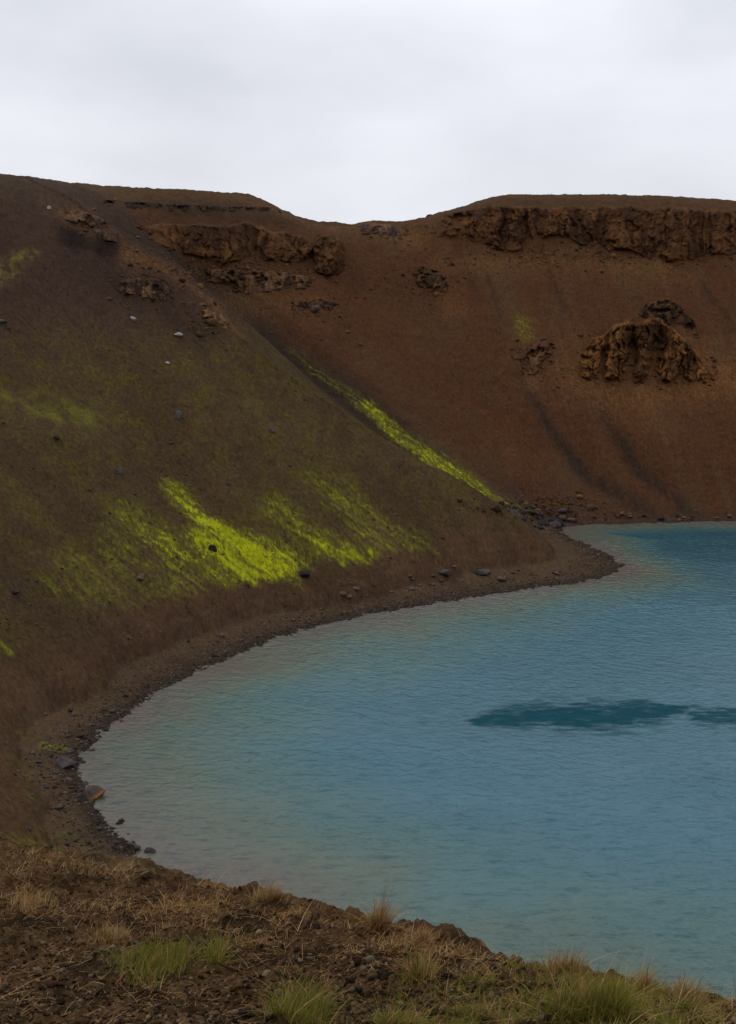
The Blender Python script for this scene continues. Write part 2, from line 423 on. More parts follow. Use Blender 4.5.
# ------------------------------------------------------------------ materials
def mat_new(name):
    m = bpy.data.materials.new(name); m.use_nodes = True; nt = m.node_tree; nt.nodes.clear()
    out = nt.nodes.new('ShaderNodeOutputMaterial'); b = nt.nodes.new('ShaderNodeBsdfPrincipled')
    nt.links.new(b.outputs[0], out.inputs[0]); return m, nt, b, out
def N(nt, typ, **k):
    n = nt.nodes.new(typ)
    for a, v in k.items(): setattr(n, a, v)
    return n
def noise_node(nt, scale, detail=4, rough=.55, src=None):
    n = N(nt, 'ShaderNodeTexNoise'); n.inputs['Scale'].default_value = scale; n.inputs['Detail'].default_value = detail
    n.inputs['Roughness'].default_value = rough
    if src is None:
        g = N(nt, 'ShaderNodeNewGeometry'); src = g.outputs['Position']
    nt.links.new(src, n.inputs['Vector']); return n
def mat_tint(name, scales, amp, bump, bdist, rough=.95):
    m, nt, b, out = mat_new(name)
    at = N(nt, 'ShaderNodeAttribute', attribute_name='tint')
    mix = N(nt, 'ShaderNodeMix', data_type='RGBA', blend_type='MULTIPLY'); mix.inputs[0].default_value = 1
    n1 = noise_node(nt, scales[0], 5, .6); n2 = noise_node(nt, scales[1], 4, .7)
    ad = N(nt, 'ShaderNodeMath', operation='ADD'); nt.links.new(n1.outputs[0], ad.inputs[0]); nt.links.new(n2.outputs[0], ad.inputs[1])
    mr = N(nt, 'ShaderNodeMapRange'); mr.inputs[1].default_value = .65; mr.inputs[2].default_value = 1.35
    mr.inputs[3].default_value = 1-amp; mr.inputs[4].default_value = 1+amp
    nt.links.new(ad.outputs[0], mr.inputs[0])
    cb = N(nt, 'ShaderNodeCombineColor')
    for i in range(3): nt.links.new(mr.outputs[0], cb.inputs[i])
    nt.links.new(at.outputs[0], mix.inputs[6]); nt.links.new(cb.outputs[0], mix.inputs[7])
    nt.links.new(mix.outputs[2], b.inputs['Base Color'])
    b.inputs['Roughness'].default_value = rough; b.inputs['Specular IOR Level'].default_value = .03
    bp = N(nt, 'ShaderNodeBump'); bp.inputs['Strength'].default_value = bump; bp.inputs['Distance'].default_value = bdist
    nt.links.new(ad.outputs[0], bp.inputs['Height']); nt.links.new(bp.outputs[0], b.inputs['Normal'])
    return m
M_slope = mat_tint('scree', (1.2, 5.0), .22, .8, .22)
M_soil = mat_tint('soil', (14, 60), .48, 1.0, .035)
M_cliff = mat_tint('cliff_rock', (1.3, 4.5), .35, .9, .30)

def mat_rock(name, base, dark, scale=2.0, rough=.9):
    m, nt, b, out = mat_new(name)
    tc = N(nt, 'ShaderNodeTexCoord')
    n = noise_node(nt, scale, 6, .65, tc.outputs['Object'])
    r = N(nt, 'ShaderNodeValToRGB'); r.color_ramp.elements[0].position = .36; r.color_ramp.elements[1].position = .62
    r.color_ramp.elements[0].color = (*dark, 1); r.color_ramp.elements[1].color = (*base, 1)
    nt.links.new(n.outputs[0], r.inputs[0]); nt.links.new(r.outputs[0], b.inputs['Base Color'])
    b.inputs['Roughness'].default_value = rough; b.inputs['Specular IOR Level'].default_value = .08
    bp = N(nt, 'ShaderNodeBump'); bp.inputs['Strength'].default_value = .6; bp.inputs['Distance'].default_value = .05
    nt.links.new(n.outputs[0], bp.inputs['Height']); nt.links.new(bp.outputs[0], b.inputs['Normal'])
    return m
M_dark = mat_rock('dark_basalt', (.085,.070,.062), (.035,.030,.029))
M_brown = mat_rock('brown_rock', (.15,.095,.065), (.06,.04,.032))
M_rust = mat_rock('rusty_rock', (.26,.115,.035), (.10,.06,.04), 1.0)
M_two = mat_rock('two_toned_rock', (.24,.105,.030), (.09,.05,.03), 1.0)
_nt = M_two.node_tree; _b = [q for q in _nt.nodes if q.type == 'BSDF_PRINCIPLED'][0]; _src = _b.inputs['Base Color'].links[0].from_socket
_tc = N(_nt, 'ShaderNodeTexCoord'); _sx = N(_nt, 'ShaderNodeSeparateXYZ'); _nt.links.new(_tc.outputs['Generated'], _sx.inputs[0])
_ad = N(_nt, 'ShaderNodeMath', operation='MULTIPLY_ADD'); _ad.inputs[1].default_value = -.7; _nt.links.new(_sx.outputs[0], _ad.inputs[0]); _nt.links.new(_sx.outputs[2], _ad.inputs[2])
_mr = N(_nt, 'ShaderNodeMapRange'); _mr.inputs[1].default_value = .22; _mr.inputs[2].default_value = .34; _nt.links.new(_ad.outputs[0], _mr.inputs[0])
_mx = N(_nt, 'ShaderNodeMix', data_type='RGBA'); _nt.links.new(_mr.outputs[0], _mx.inputs[0]); _nt.links.new(_src, _mx.inputs[6]); _mx.inputs[7].default_value = (.065,.052,.045,1); _nt.links.new(_mx.outputs[2], _b.inputs['Base Color'])
M_pale = mat_rock('pale_rock', (.36,.34,.32), (.20,.185,.17))
M_grey = mat_rock('grey_rock', (.115,.10,.092), (.05,.045,.042))
M_black = mat_rock('black_lava', (.045,.034,.030), (.018,.015,.014))  # darkest of the rock colours

# ------------------------------------------------------------------ terrain meshes
az_c = np.radians(np.concatenate([np.arange(-180, -40, 4.0), np.arange(-40, -21, 0.5), np.arange(-21, 21, 0.05), np.arange(21, 40, 0.5), np.arange(40, 180.01, 4.0)]))
def polar(rs, name, mat, az=az_c):
    A, R = np.meshgrid(az, rs, indexing='ij')
    x = R*np.sin(A); y = R*np.cos(A)
    z, d, s, bw, far = terrain(x, y, True, True)
    c = ground_colour(x.ravel(), y.ravel(), z.ravel(), d.ravel(), s.ravel(), bw.ravel(), far.ravel())
    v = np.stack([x, y, z], -1).reshape(-1, 3)
    o = mesh_obj(name, v, grid_faces(*A.shape)[:, ::-1], mat, colour=c)
    return o, z
R1 = 13.0
rs1 = np.concatenate([[0.02, .3, .8], np.exp(np.linspace(np.log(1.2), np.log(3.4), 60)), np.exp(np.linspace(np.log(3.41), np.log(R1), 460))])
rs2 = np.concatenate([np.exp(np.linspace(np.log(R1), np.log(66), 90)), np.arange(66.4, 100, .35), np.arange(100, 285, .3), [287,290,295,302,312,330,360,420,520,700,1000,1600,2500]])
g1, _ = polar(rs1, 'ground', M_soil); tag(g1, kind='structure')
g2, _ = polar(rs2, 'crater_slope', M_slope); tag(g2, kind='structure')

def ground_z(x, y): return terrain(np.atleast_1d(np.asarray(x, float)), np.atleast_1d(np.asarray(y, float)))

# ------------------------------------------------------------------ lake
waz = np.radians(np.concatenate([np.arange(-40, -19, .6), np.arange(-19, 19.01, .05), np.arange(19.6, 80, .6)]))
wr = np.concatenate([np.arange(44, 56, .5), np.arange(56, 196, .13), np.arange(196, 215, 1.0)])
A_, R_ = np.meshgrid(waz, wr, indexing='ij'); X = R_*np.sin(A_); Y = R_*np.cos(A_)
dw, sw = shore(X, Y); dep = -dw.reshape(X.shape); sw = sw.reshape(X.shape)
WAMP = 1.5
shelf = 21 + 6*ss(100, 75, Y) + 6*fbm(X*.04, Y*.04, 2, 201) - 12*np.exp(-((sw-S_CAPE)/14)**2)
farw = ss(S_COVE, S_COVE+8, sw)*(1-ss(S_COVE+140, S_COVE+170, sw))
depth = dep/(shelf*(1-farw*.62)) 
# shoal running out from the cape
q = on_level(680, 578); sh_m, _ = pl_dist(X, Y, np.array([on_level(600, 566), on_level(665, 574), on_level(740, 590)]))
depth = depth - .26*np.exp(-(sh_m/5.0)**2)*ss(-2, 6, dep) 
depth = depth + .16*fbm(X*.12, Y*.12, 3, 203)
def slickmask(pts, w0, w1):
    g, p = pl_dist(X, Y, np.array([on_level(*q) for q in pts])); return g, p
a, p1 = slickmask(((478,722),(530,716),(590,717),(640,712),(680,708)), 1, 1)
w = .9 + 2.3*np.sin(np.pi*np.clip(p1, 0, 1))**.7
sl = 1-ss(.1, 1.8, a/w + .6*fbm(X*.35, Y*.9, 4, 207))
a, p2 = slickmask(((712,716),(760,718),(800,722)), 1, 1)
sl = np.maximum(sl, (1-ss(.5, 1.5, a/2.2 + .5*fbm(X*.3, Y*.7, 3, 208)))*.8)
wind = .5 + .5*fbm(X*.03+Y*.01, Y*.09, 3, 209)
farr = ss(on_level(600, 640)[1], on_level(600, 545)[1], Y)
wm, nt, b, out = mat_new('lake_water')
at = N(nt, 'ShaderNodeAttribute', attribute_name='depthmix'); a2 = N(nt, 'ShaderNodeAttribute', attribute_name='calm_dark'); a3 = N(nt, 'ShaderNodeAttribute', attribute_name='wind')
rp = N(nt, 'ShaderNodeValToRGB'); cr = rp.color_ramp
cr.elements[0].position = 0; cr.elements[0].color = (.110,.090,.070,1)
cr.elements[1].position = 1; cr.elements[1].color = (.038,.122,.162,1)
for pos, col in ((.10, (.100,.096,.072)), (.32, (.082,.112,.082)), (.60, (.054,.122,.118))):
    e = cr.elements.new(pos); e.color = (*col, 1)
nt.links.new(at.outputs['Fac'], rp.inputs[0])
ng = noise_node(nt, 1.0, 4, .7, None); gq = N(nt, 'ShaderNodeNewGeometry'); mq = N(nt, 'ShaderNodeMapping'); mq.inputs['Scale'].default_value = (.5, 1.6, 1)
nt.links.new(gq.outputs['Position'], mq.inputs['Vector']); nt.links.new(mq.outputs[0], ng.inputs['Vector'])
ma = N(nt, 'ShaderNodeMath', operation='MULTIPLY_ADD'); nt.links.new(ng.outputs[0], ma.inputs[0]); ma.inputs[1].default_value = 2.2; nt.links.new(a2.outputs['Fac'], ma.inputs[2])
CALM_DARK = N(nt, 'ShaderNodeMapRange', interpolation_type='SMOOTHSTEP'); nt.links.new(ma.outputs[0], CALM_DARK.inputs[0]); CALM_DARK.inputs[1].default_value = .95; CALM_DARK.inputs[2].default_value = 2.05
mx = N(nt, 'ShaderNodeMix', data_type='RGBA'); CM = N(nt, 'ShaderNodeMath', operation='MULTIPLY'); CM.inputs[1].default_value = .97; nt.links.new(CALM_DARK.outputs[0], CM.inputs[0]); nt.links.new(CM.outputs[0], mx.inputs[0]); MIX6 = mx.inputs[6]; mx.inputs[7].default_value = (.001,.045,.062,1)  # missing sky reflection on the calm patch painted as dark teal
fr = N(nt, 'ShaderNodeAttribute', attribute_name='clear'); mf = N(nt, 'ShaderNodeMix', data_type='RGBA'); nt.links.new(fr.outputs['Fac'], mf.inputs[0]); nt.links.new(rp.outputs[0], mf.inputs[6]); mf.inputs[7].default_value = (.008,.055,.072,1)  # far water darkened in colour: the wall's reflection, and a less milky body
nt.links.new(mf.outputs[2], mx.inputs[6]); nt.links.new(mx.outputs[2], b.inputs['Base Color'])
b.inputs['IOR'].default_value = 1.333; b.inputs['Roughness'].default_value = .12
g = N(nt, 'ShaderNodeNewGeometry')
mp = N(nt, 'ShaderNodeMapping'); mp.inputs['Rotation'].default_value = (0, 0, math.radians(32)); mp.inputs['Scale'].default_value = (.5, 1.0, 1)
nt.links.new(g.outputs['Position'], mp.inputs['Vector'])
w1 = noise_node(nt, 5.0, 3, .6, mp.outputs[0]); w2 = noise_node(nt, .55, 2, .5, mp.outputs[0])
ad = N(nt, 'ShaderNodeMath', operation='MULTIPLY_ADD'); nt.links.new(w2.outputs[0], ad.inputs[0]); ad.inputs[1].default_value = .9; nt.links.new(w1.outputs[0], ad.inputs[2])
bp = N(nt, 'ShaderNodeBump'); bp.inputs['Distance'].default_value = .06
nt.links.new(ad.outputs[0], bp.inputs['Height'])
sm = N(nt, 'ShaderNodeMapRange'); nt.links.new(a3.outputs['Fac'], sm.inputs[0]); sm.inputs[3].default_value = .45; sm.inputs[4].default_value = 1.0
rm = N(nt, 'ShaderNodeMapRange'); nt.links.new(a3.outputs['Fac'], rm.inputs[0]); rm.inputs[3].default_value = .05; rm.inputs[4].default_value = .16; nt.links.new(rm.outputs[0], b.inputs['Roughness'])
lv = N(nt, 'ShaderNodeMapRange'); nt.links.new(CALM_DARK.outputs[0], lv.inputs[0]); lv.inputs[3].default_value = .5; lv.inputs[4].default_value = .03; nt.links.new(lv.outputs[0], b.inputs['Specular IOR Level'])  # sky reflection turned down on the dark patch
nt.links.new(sm.outputs[0], bp.inputs['Strength']); nt.links.new(bp.outputs[0], b.inputs['Normal'])
windv = np.clip(.35+.85*fbm(X*.03+Y*.01, Y*.08, 3, 209)+.4*wind-.15*farr-.35*sl, .05, 1)
sg = on_level(740, 800); windv = windv + .8*np.exp(-((X-sg[0])/6)**2-((Y-sg[1])/9)**2)*(.6+.6*fbm(X*.2, Y*.5, 3, 241))
ct, st_ = math.cos(math.radians(-30)), math.sin(math.radians(-30))
U_ = X*ct + Y*st_ + .5*noise(X*.2, Y*.2, 221); V_ = -X*st_ + Y*ct + .6*noise(X*.15+4, Y*.15, 222)
hw = .018*noise(U_*.6, V_*1.1, 223) + .019*noise(U_*1.5+3, V_*2.6, 224) + .021*noise(X*2.3, Y*3.3, 225) + .014*noise(X*.8, Y*2.1, 226)
fine_ = ss(19.4, 18.6, np.abs(np.degrees(A_)))*ss(215, 195, R_)
V = np.stack([X, Y, hw*WAMP*(.35+.85*windv)*fine_], -1).reshape(-1, 3)
lake = mesh_obj('lake_water', V, grid_faces(*X.shape)[:, ::-1], wm, attrs={'depthmix': np.clip(depth, 0, 1), 'calm_dark': sl, 'clear': np.clip(farr**1.2*.66*ss(.15,1.0,depth) + .16*ss(.0,.8,fbm(X*.025+3, Y*.07, 3, 231)*1.4+.2)*ss(.7,1,depth), 0, 1), 'wind': windv})  # 'clear' carries the painted darkening of the far water
tag(lake, kind='structure')

# ------------------------------------------------------------------ rock outcrops standing out of the slope
def outcrop(name, label, cat, xs, top, bot, steep, amp, rib, colours, seed, res=.8, group=None, sink=.8, ledges=0.0, pillar=None, frag=0, rag=.75):
    """face of bedrock: surveyed outline, own relief, buried in the slope along its edges and closed behind"""
    x0, x1 = xs; px = np.arange(x0, x1+res, res); 
    tp = np.interp(px, *np.array(top, float).T); bt = np.interp(px, *np.array(bot, float).T)
    n = len(px); m = max(10, int(np.max(bt-tp)/res)+10)
    v = np.linspace(-.06, 1.06, m)
    PX = np.repeat(px[:, None], m, 1); PY = bt[:, None] + (tp-bt)[:, None]*v[None, :]
    PX = np.clip(PX, -80, 830)
    rt, az, tn = rays_to_ground(PX, PY, Z0)
    rb, _, _ = rays_to_ground(px, bt, Z0)
    lx = rb[:, None]*np.tan(az)                       # metres along the face
    hz = CZ + rb[:, None]*tn                          # metres up
    wx = lx + .8*fbm(lx*.3, hz*.3, 2, seed+1)
    ribs = ridged(wx*rib, hz*rib*.22 + .3, 4, seed)
    blk1, blk2, bv = cells(wx*.62+.5*noise(lx*.8,hz*.8,seed), hz*.26, seed+3)
    sm1, sm2, sv = cells(wx*1.7+.4*noise(lx*2,hz*2,seed), hz*.9, seed+4)
    crack = ss(0, .18, blk2-blk1); crack2 = ss(0, .2, sm2-sm1)
    rel = .42*ribs + .34*bv + .18*sv + .12*fbm(wx*.8, hz*.8, 4, seed+5) - .10*(1-crack) - .04*(1-crack2) - .35*ss(.35,.75,fbm(wx*.42, hz*.06, 3, seed+15)*1.3+.1)
    if ledges: rel = rel + ledges*np.sin(hz*2.6+2*noise(lx*.2, hz*.2, seed+6))*.15
    if pillar is not None:
        for (pc, pw, ph) in pillar: rel = rel + ph*np.exp(-((PX+9*(.5-v[None,:])+2.4*noise(hz*.55+pc, lx*.15, seed+2)-pc)/(pw*(1+.5*noise(hz*.9, hz*0+pc, seed+3))))**2)*(1-.75*ss(.55,1.0,v[None,:]+.2*noise(lx*.7,hz*.3,seed)) if ph<-1 else 1)
    eu = np.minimum(PX-x0, x1-PX)/max(6, (x1-x0)*.12)
    ev = np.minimum(v/.10, (1-v)/.08)[None, :]
    edge_n = rag*fbm(lx*.28, hz*.35, 4, seed+7) - .12
    M = ss(-.05, 1, np.minimum(eu, ev) + edge_n)
    if frag: M = ss(.05, .75, np.minimum(np.minimum(eu, ev), 1)*.75 + frag*fbm(lx*.55, hz*.65, 4, seed+12) - .05)
    prot = -sink + M*(sink + steep*(rt-rb[:, None])*ss(-.1, .3, v)[None, :] + amp*.8*(rel-.25))
    r = rt - prot
    x = r*np.sin(az); y = r*np.cos(az); z = CZ + r*tn
    cols = [np.array(cx) for cx in colours]
    q = fbm(lx*.30, hz*.18, 4, seed+8)*.7 + .20*(bv-.5) + .55*(ribs-.5) + .12
    c = lerp(np.broadcast_to(cols[0], x.shape+(3,)).reshape(-1, 3), cols[1], ss(-.12, .38, q).ravel())
    q2 = fbm(lx*.12+5, hz*.3, 3, seed+9)
    c = lerp(c, cols[2], ss(.10, .5, q2).ravel()*.8)
    c = c*(1 + .30*fbm(lx*2, hz*2, 3, seed+10) + .2*(sv-.5))[..., None].reshape(-1, 1)
    c = c*.92; tcol = np.array([.078,.036,.015]); blend = (1-ss(.15, .9, M)).ravel()[:, None]*.9
    c = c*(1-blend) + tcol*blend
    front = np.stack([x, y, z], -1).reshape(-1, 3)
    # closed behind: the same outline pushed into the hill
    back = np.stack([(rt+4)*np.sin(az), (rt+4)*np.cos(az), z-2.5], -1).reshape(-1, 3)
    f = grid_faces(n, m); nv = n*m
    ring = np.concatenate([np.arange(n)*m, (n-1)*m+np.arange(1, m), (np.arange(n-2, -1, -1))*m+m-1, np.arange(m-2, 0, -1)])
    rg2 = np.roll(ring, -1); side = np.stack([ring, rg2, rg2+nv, ring+nv], -1)
    allf = np.vstack([f, f[:, ::-1]+nv, side[:, ::-1]])
    o = mesh_obj(name, np.vstack([front, back]), allf, M_cliff, colour=np.clip(np.vstack([c, c]), .008, .6))
    tag(o, label, cat, group); return o
RB = [(.056,.027,.014), (.118,.054,.021), (.075,.036,.017)]
outcrop('rock_cliff', 'long band of ribbed brown cliff along the top of the right-hand rim', 'cliff', (430, 812),
        [(430,219),(445,214),(470,208),(490,203),(510,203),(545,206),(600,204),(640,204),(700,206),(736,209),(812,214)],
        [(430,242),(470,241),(485,247),(505,254),(530,250),(545,240),(560,238),(590,250),(620,252),(640,258),(670,264),(690,264),(710,258),(736,256),(812,262)],
        .42, 3.8, .30, RB, 300, rag=1.0, pillar=[(500,12,.35),(560,9,.2),(625,10,.3),(672,10,.3),(538,4,-.35),(600,5,-.3)])
outcrop('rock_buttress', 'orange ribbed rock buttress standing out of the right-hand scree slope', 'rock outcrop', (572, 714),
        [(572,368),(582,352),(592,338),(604,332),(614,322),(626,315),(640,319),(655,316),(672,324),(686,338),(698,356),(714,376)],
        [(572,376),(600,384),(640,387),(680,382),(714,382)],
        .36, 5.0, .42, [(.075,.035,.015), (.20,.090,.028), (.115,.052,.020)], 340, res=.5, rag=1.1, pillar=[(590,6,.15),(604,3.6,-1.3),(616,6,.35),(631,3.6,-1.5),(643,6,.3),(655,4.5,-1.4),(672,9,.25)])
outcrop('rock_outcrop', 'dark crumbly rock cap just above the orange buttress', 'rock outcrop', (636, 700),
        [(636,312),(648,302),(665,297),(678,302),(690,316),(700,330)], [(636,318),(655,322),(675,328),(700,345)],
        .4, 3.0, .6, [(.042,.025,.016), (.105,.056,.028), (.06,.035,.020)], 350, res=.6, frag=1.1)
outcrop('rock_cliff', 'long ragged rust-brown cliff below the left part of the rim', 'cliff', (132, 322),
        [(132,226),(160,222),(200,224),(240,222),(262,224),(275,230),(300,234),(322,240)],
        [(132,238),(160,246),(190,258),(215,265),(250,266),(280,262),(300,270),(322,276)],
        .38, 3.6, .32, RB, 370, rag=1.3, pillar=[(254,5,-.5),(238,8,.3),(275,8,.25),(200,9,.2)])
outcrop('rock_cliff', 'lower crumbly tier of rock under the rust-brown cliff', 'cliff', (196, 318),
        [(196,268),(225,268),(260,270),(290,272),(318,280)], [(196,276),(215,288),(245,296),(280,292),(300,290),(318,288)],
        .35, 2.6, .5, [(.052,.030,.019), (.15,.078,.038), (.08,.046,.026)], 380, frag=1.1)
outcrop('rock_spire', 'rock spire at the right end of the rust-brown left cliff', 'rock outcrop', (308, 348),
        [(312,244),(322,233),(334,232),(342,240),(346,252)], [(312,272),(325,279),(338,280),(346,268)],
        .45, 4.0, .35, RB, 390, res=.6, rag=1.0, pillar=[(330,8,.4)])
outcrop('lava_ledge', 'thin dark lava ledge just below the left skyline', 'cliff', (96, 290),
        [(96,199),(130,201),(180,204),(230,206),(270,207),(306,216)], [(96,205),(130,209),(180,212),(230,212),(270,212),(306,219)],
        .6, 1.5, .8, [(.030,.021,.015), (.066,.042,.028), (.04,.028,.020)], 400, res=.6, frag=1.1)
outcrop('rock_outcrop', 'small dark outcrop on the scree below the notch in the skyline', 'rock outcrop', (410, 450),
        [(410,272),(422,265),(436,268),(450,282)], [(410,280),(428,293),(442,294),(450,288)], .35, 3.0, .6, [(.042,.025,.016), (.125,.062,.029), (.07,.040,.022)], 410, res=.6, frag=1.1)
outcrop('rock_outcrop', 'ochre knoll of rock below the left skyline beside the two dark hollows', 'rock outcrop', (64, 122),
        [(64,212),(80,209),(100,216),(112,226),(126,236)], [(64,222),(85,232),(105,242),(126,244)], .3, 2.4, .6, [(.08,.05,.035), (.21,.12,.05), (.13,.075,.04)], 420, res=.6, frag=1.1)
outcrop('rock_outcrop', 'brown jagged outcrop on the shoulder of the left slope', 'rock outcrop', (120, 172),
        [(120,282),(140,276),(160,280),(172,290)], [(120,292),(140,298),(160,302),(172,300)], .3, 2.6, .6, [(.06,.04,.03), (.17,.095,.045), (.10,.06,.035)], 430, res=.6, frag=1.1)
outcrop('rock_outcrop', 'rusty outcrop low on the left side of the dark scree chute', 'rock outcrop', (196, 232),
        [(196,302),(208,304),(222,314),(232,326)], [(196,312),(210,324),(222,332),(232,334)], .3, 2.0, .7, [(.07,.042,.03), (.22,.11,.045), (.12,.06,.035)], 440, res=.6, frag=1.1)
outcrop('rock_outcrop', 'low broken outcrop of small blocks under the left rock spire', 'rock outcrop', (286, 340),
        [(286,304),(300,302),(320,298),(340,304)], [(286,310),(300,312),(320,313),(340,312)], .3, 2.2, .8, [(.04,.025,.017), (.11,.058,.030), (.06,.035,.022)], 450, res=.6, frag=1.1)
outcrop('rock_outcrop', 'small pinkish outcrop left of the orange buttress', 'rock outcrop', (518, 556),
        [(518,360),(532,340),(545,335),(556,345)], [(518,374),(535,376),(548,368),(556,356)], .25, 2.0, .6, [(.075,.040,.022), (.15,.075,.036), (.11,.054,.028)], 460, res=.6, frag=1.1)
outcrop('rock_outcrop', 'crumbling brown lip of rock in the notch of the skyline', 'rock outcrop', (354, 412),
        [(354,227),(365,223.5),(385,223.5),(400,226),(412,230)], [(354,231),(370,236),(390,240),(412,238)], .3, 2.0, .7, [(.06,.04,.03), (.17,.09,.05), (.10,.06,.04)], 470, res=.6, frag=1.1)

# ------------------------------------------------------------------ rocks
def ico(sub):
    bm = bmesh.new(); bmesh.ops.create_icosphere(bm, subdivisions=sub, radius=1)
    v = np.array([q.co[:] for q in bm.verts]); f = np.array([[q.index for q in p.verts] for p in bm.faces]); bm.free(); return v, f
ICO1, ICO2, ICO3 = ico(1), ico(2), ico(4)
def rock_shape(base, seed, cuts=9, rough=.12, lo=.5, hi=.85):
    v, f = base; r = np.random.default_rng(seed); v = v.copy()
    for _ in range(cuts):
        nrm = r.normal(size=3); nrm /= np.linalg.norm(nrm); h = r.uniform(lo, hi)
        dd = v@nrm - h; m = dd > 0; v[m] -= nrm*dd[m, None]
    v *= 1 + rough*(noise(v[:, 0]*2+v[:, 2]*1.3, v[:, 1]*2-v[:, 2], seed) + .5*noise(v[:, 0]*5+v[:, 2]*4, v[:, 1]*5-v[:, 2]*3, seed+1))[:, None]
    return v, f
def boulder(px, py, wpx, hpx, mat, label, seed, name='boulder', cat='boulder', group=None, flat=.7, level=None):
    if level is None: q = wxy(px, py)
    else: q = on_level(px, py, level)
    zz = float(ground_z(q[0], q[1])[0]); D = math.hypot(math.hypot(q[0], q[1]), CZ-zz)
    w = wpx*D/F/2; h = hpx*D/F/2
    v, f = rock_shape(ICO3, seed); r = np.random.default_rng(seed+99)
    v = v*np.array([w, w*r.uniform(.7, 1.1), h])*1.15
    o = mesh_obj(name, v, f, mat, smooth=False)
    o.location = (q[0], q[1], zz + h*.45); o.rotation_euler = (r.uniform(-.15,.15), r.uniform(-.15,.15), r.uniform(-.5,.5))
    tag(o, label, cat, group); return o
B = [(95,797,21,15,M_two,'two-toned boulder with a rusty orange foot at the water on the left shore'),
     (63,766,20,15,M_grey,'large grey slab-sided boulder just above the water near the left bend of the shore'),
     (68,784,9,8,M_brown,'brown boulder between the grey slab and the two-toned boulder'),
     (122,823,6,8,M_black,'small black rock poking up at the water between two-toned boulder and mossy point'),
     (430,217,8,6,M_dark,'round boulder perched on the skyline at the right side of the notch'),
     (470,205,6,4,M_brown,'small boulder on the rising skyline left of the flat right rim'),
     (133,322,7,5,M_pale,'bright whitish stone on the upper left slope below the brown outcrop'),
     (178,336,9,5,M_pale,'pale flat boulder on the upper left slope beside the dark scree chute'),
     (167,364,5,3.5,M_pale,'small white stone on the left slope midway down the grey scree'),
     (2,324,12,5,M_grey,'long grey stone at the left edge of the photo on the upper slope'),
     (178,418,9,9,M_grey,'upright grey boulder in the middle of the left slope'),
     (56,440,7,5,M_black,'dark stone low on the left slope below the yellow terrace'),
     (213,550,9,8,M_black,'dark rock in the middle of the bright yellow moss'),
     (140,579,10,7,M_brown,'brown boulder on the left slope left of the bright moss'),
     (272,433,7,7,M_grey,'grey stone on the slope straight above the right moss patch'),
     (121,475,6,9,M_grey,'narrow grey stone on the left slope above the bright moss'),
     (445,573,17,7,M_dark,'dark boulder heap at the foot of the slope on the shingle beach'),
     (482,573,14,7,M_dark,'low dark slab on the shingle beach right of the boulder heap'),
     (306,576,13,9,M_black,'dark boulder at the foot of the slope right below the bright moss'),
     (498,551,5,5,M_grey,'pale grey stone at the foot of the scree spur near the cape'),
     (15,593,13,7,M_black,'dark embedded rock on the lower slope at the left edge'),
     (49,210,4,3.5,M_pale,'tiny white stone high on the purple hillside at the left'),
     (432,513,0,0,None,''),
     (245,700,0,0,None,''),
     (150,853,11,8,M_dark,'mossy dark boulder at the tip of the near left point'),
     (133,849,14,8,M_dark,'low brownish rock just inland of the mossy boulder on the near point'),
     (176,874,8,6,M_dark,'dark rock at the water where the near bank hides the shore'),
     (28,176,4,3,M_brown,'small knob of rock on the far left skyline'),
     (556,574,9,4,M_brown,'brown stone near the outer tip of the cape')]
for i, (px, py, w, h, mt, lb) in enumerate(B):
    if mt is None: continue
    boulder(px, py, w*.92, h*.92, mt, lb, 500+i*7)

# rows of like boulders: each its own object, sharing mesh data
def boulder_row(n, path, spread, size, mats, label, group, seed, name='boulder'):
    r = np.random.default_rng(seed); pts = wxy(*np.array(path, float).T)
    src = []
    for k in range(4):
        v, f = rock_shape(ICO2, seed+k, 8); me = mesh_obj(name, v, f, mats[k % len(mats)], smooth=False); src.append(me)
    t = r.uniform(0, len(pts)-1.001, n); i = t.astype(int); q = pts[i] + (pts[i+1]-pts[i])*(t-i)[:, None] + r.normal(size=(n, 2))*spread
    zs = ground_z(q[:, 0], q[:, 1])
    for k in range(n):
        o = src[k] if k < 4 else src[k % 4].copy()
        if k >= 4: COL.objects.link(o)
        sc = size*np.exp(r.normal()*.35)
        o.location = (q[k, 0], q[k, 1], zs[k]+sc*.25); o.scale = (sc, sc*r.uniform(.7, 1.1), sc*r.uniform(.5, .8)); o.rotation_euler = (r.uniform(-.3,.3), r.uniform(-.3,.3), r.uniform(0, 6.28))
        tag(o, label, 'boulder', group)
boulder_row(46, [(505,508),(530,516),(560,520)], 1.3, .55, (M_black, M_dark), 'dark angular boulder in the rubble heap at the foot of the mossy gully', 'boulders at the foot of the gully', 601)
boulder_row(26, [(560,521),(620,518),(680,517),(736,517)], .5, .34, (M_black, M_brown), 'small dark boulder at the waterline of the far shore', 'boulders along the far shore', 611)
boulder_row(36, [(55,800),(60,770),(75,740),(110,710)], 1.2, .22, (M_dark, M_brown, M_black), 'small dark boulder on the left beach around the grey slab', 'boulders on the left beach', 621)
boulder_row(24, [(330,600),(400,585),(470,578),(540,570)], .9, .33, (M_dark, M_brown), 'small boulder on the shingle beach below the scree spur', 'boulders on the shingle beach', 631)
boulder_row(22, [(90,230),(200,262),(300,300),(330,310)], 4, .35, (M_brown, M_dark), 'small block fallen onto the scree below the left cliffs', 'fallen blocks below the left cliffs', 641)
boulder_row(20, [(40,840),(80,850),(120,838),(100,815)], .9, .22, (M_dark, M_black), 'small dark boulder on the near left point above the mossy boulder', 'boulders on the near left point', 651)

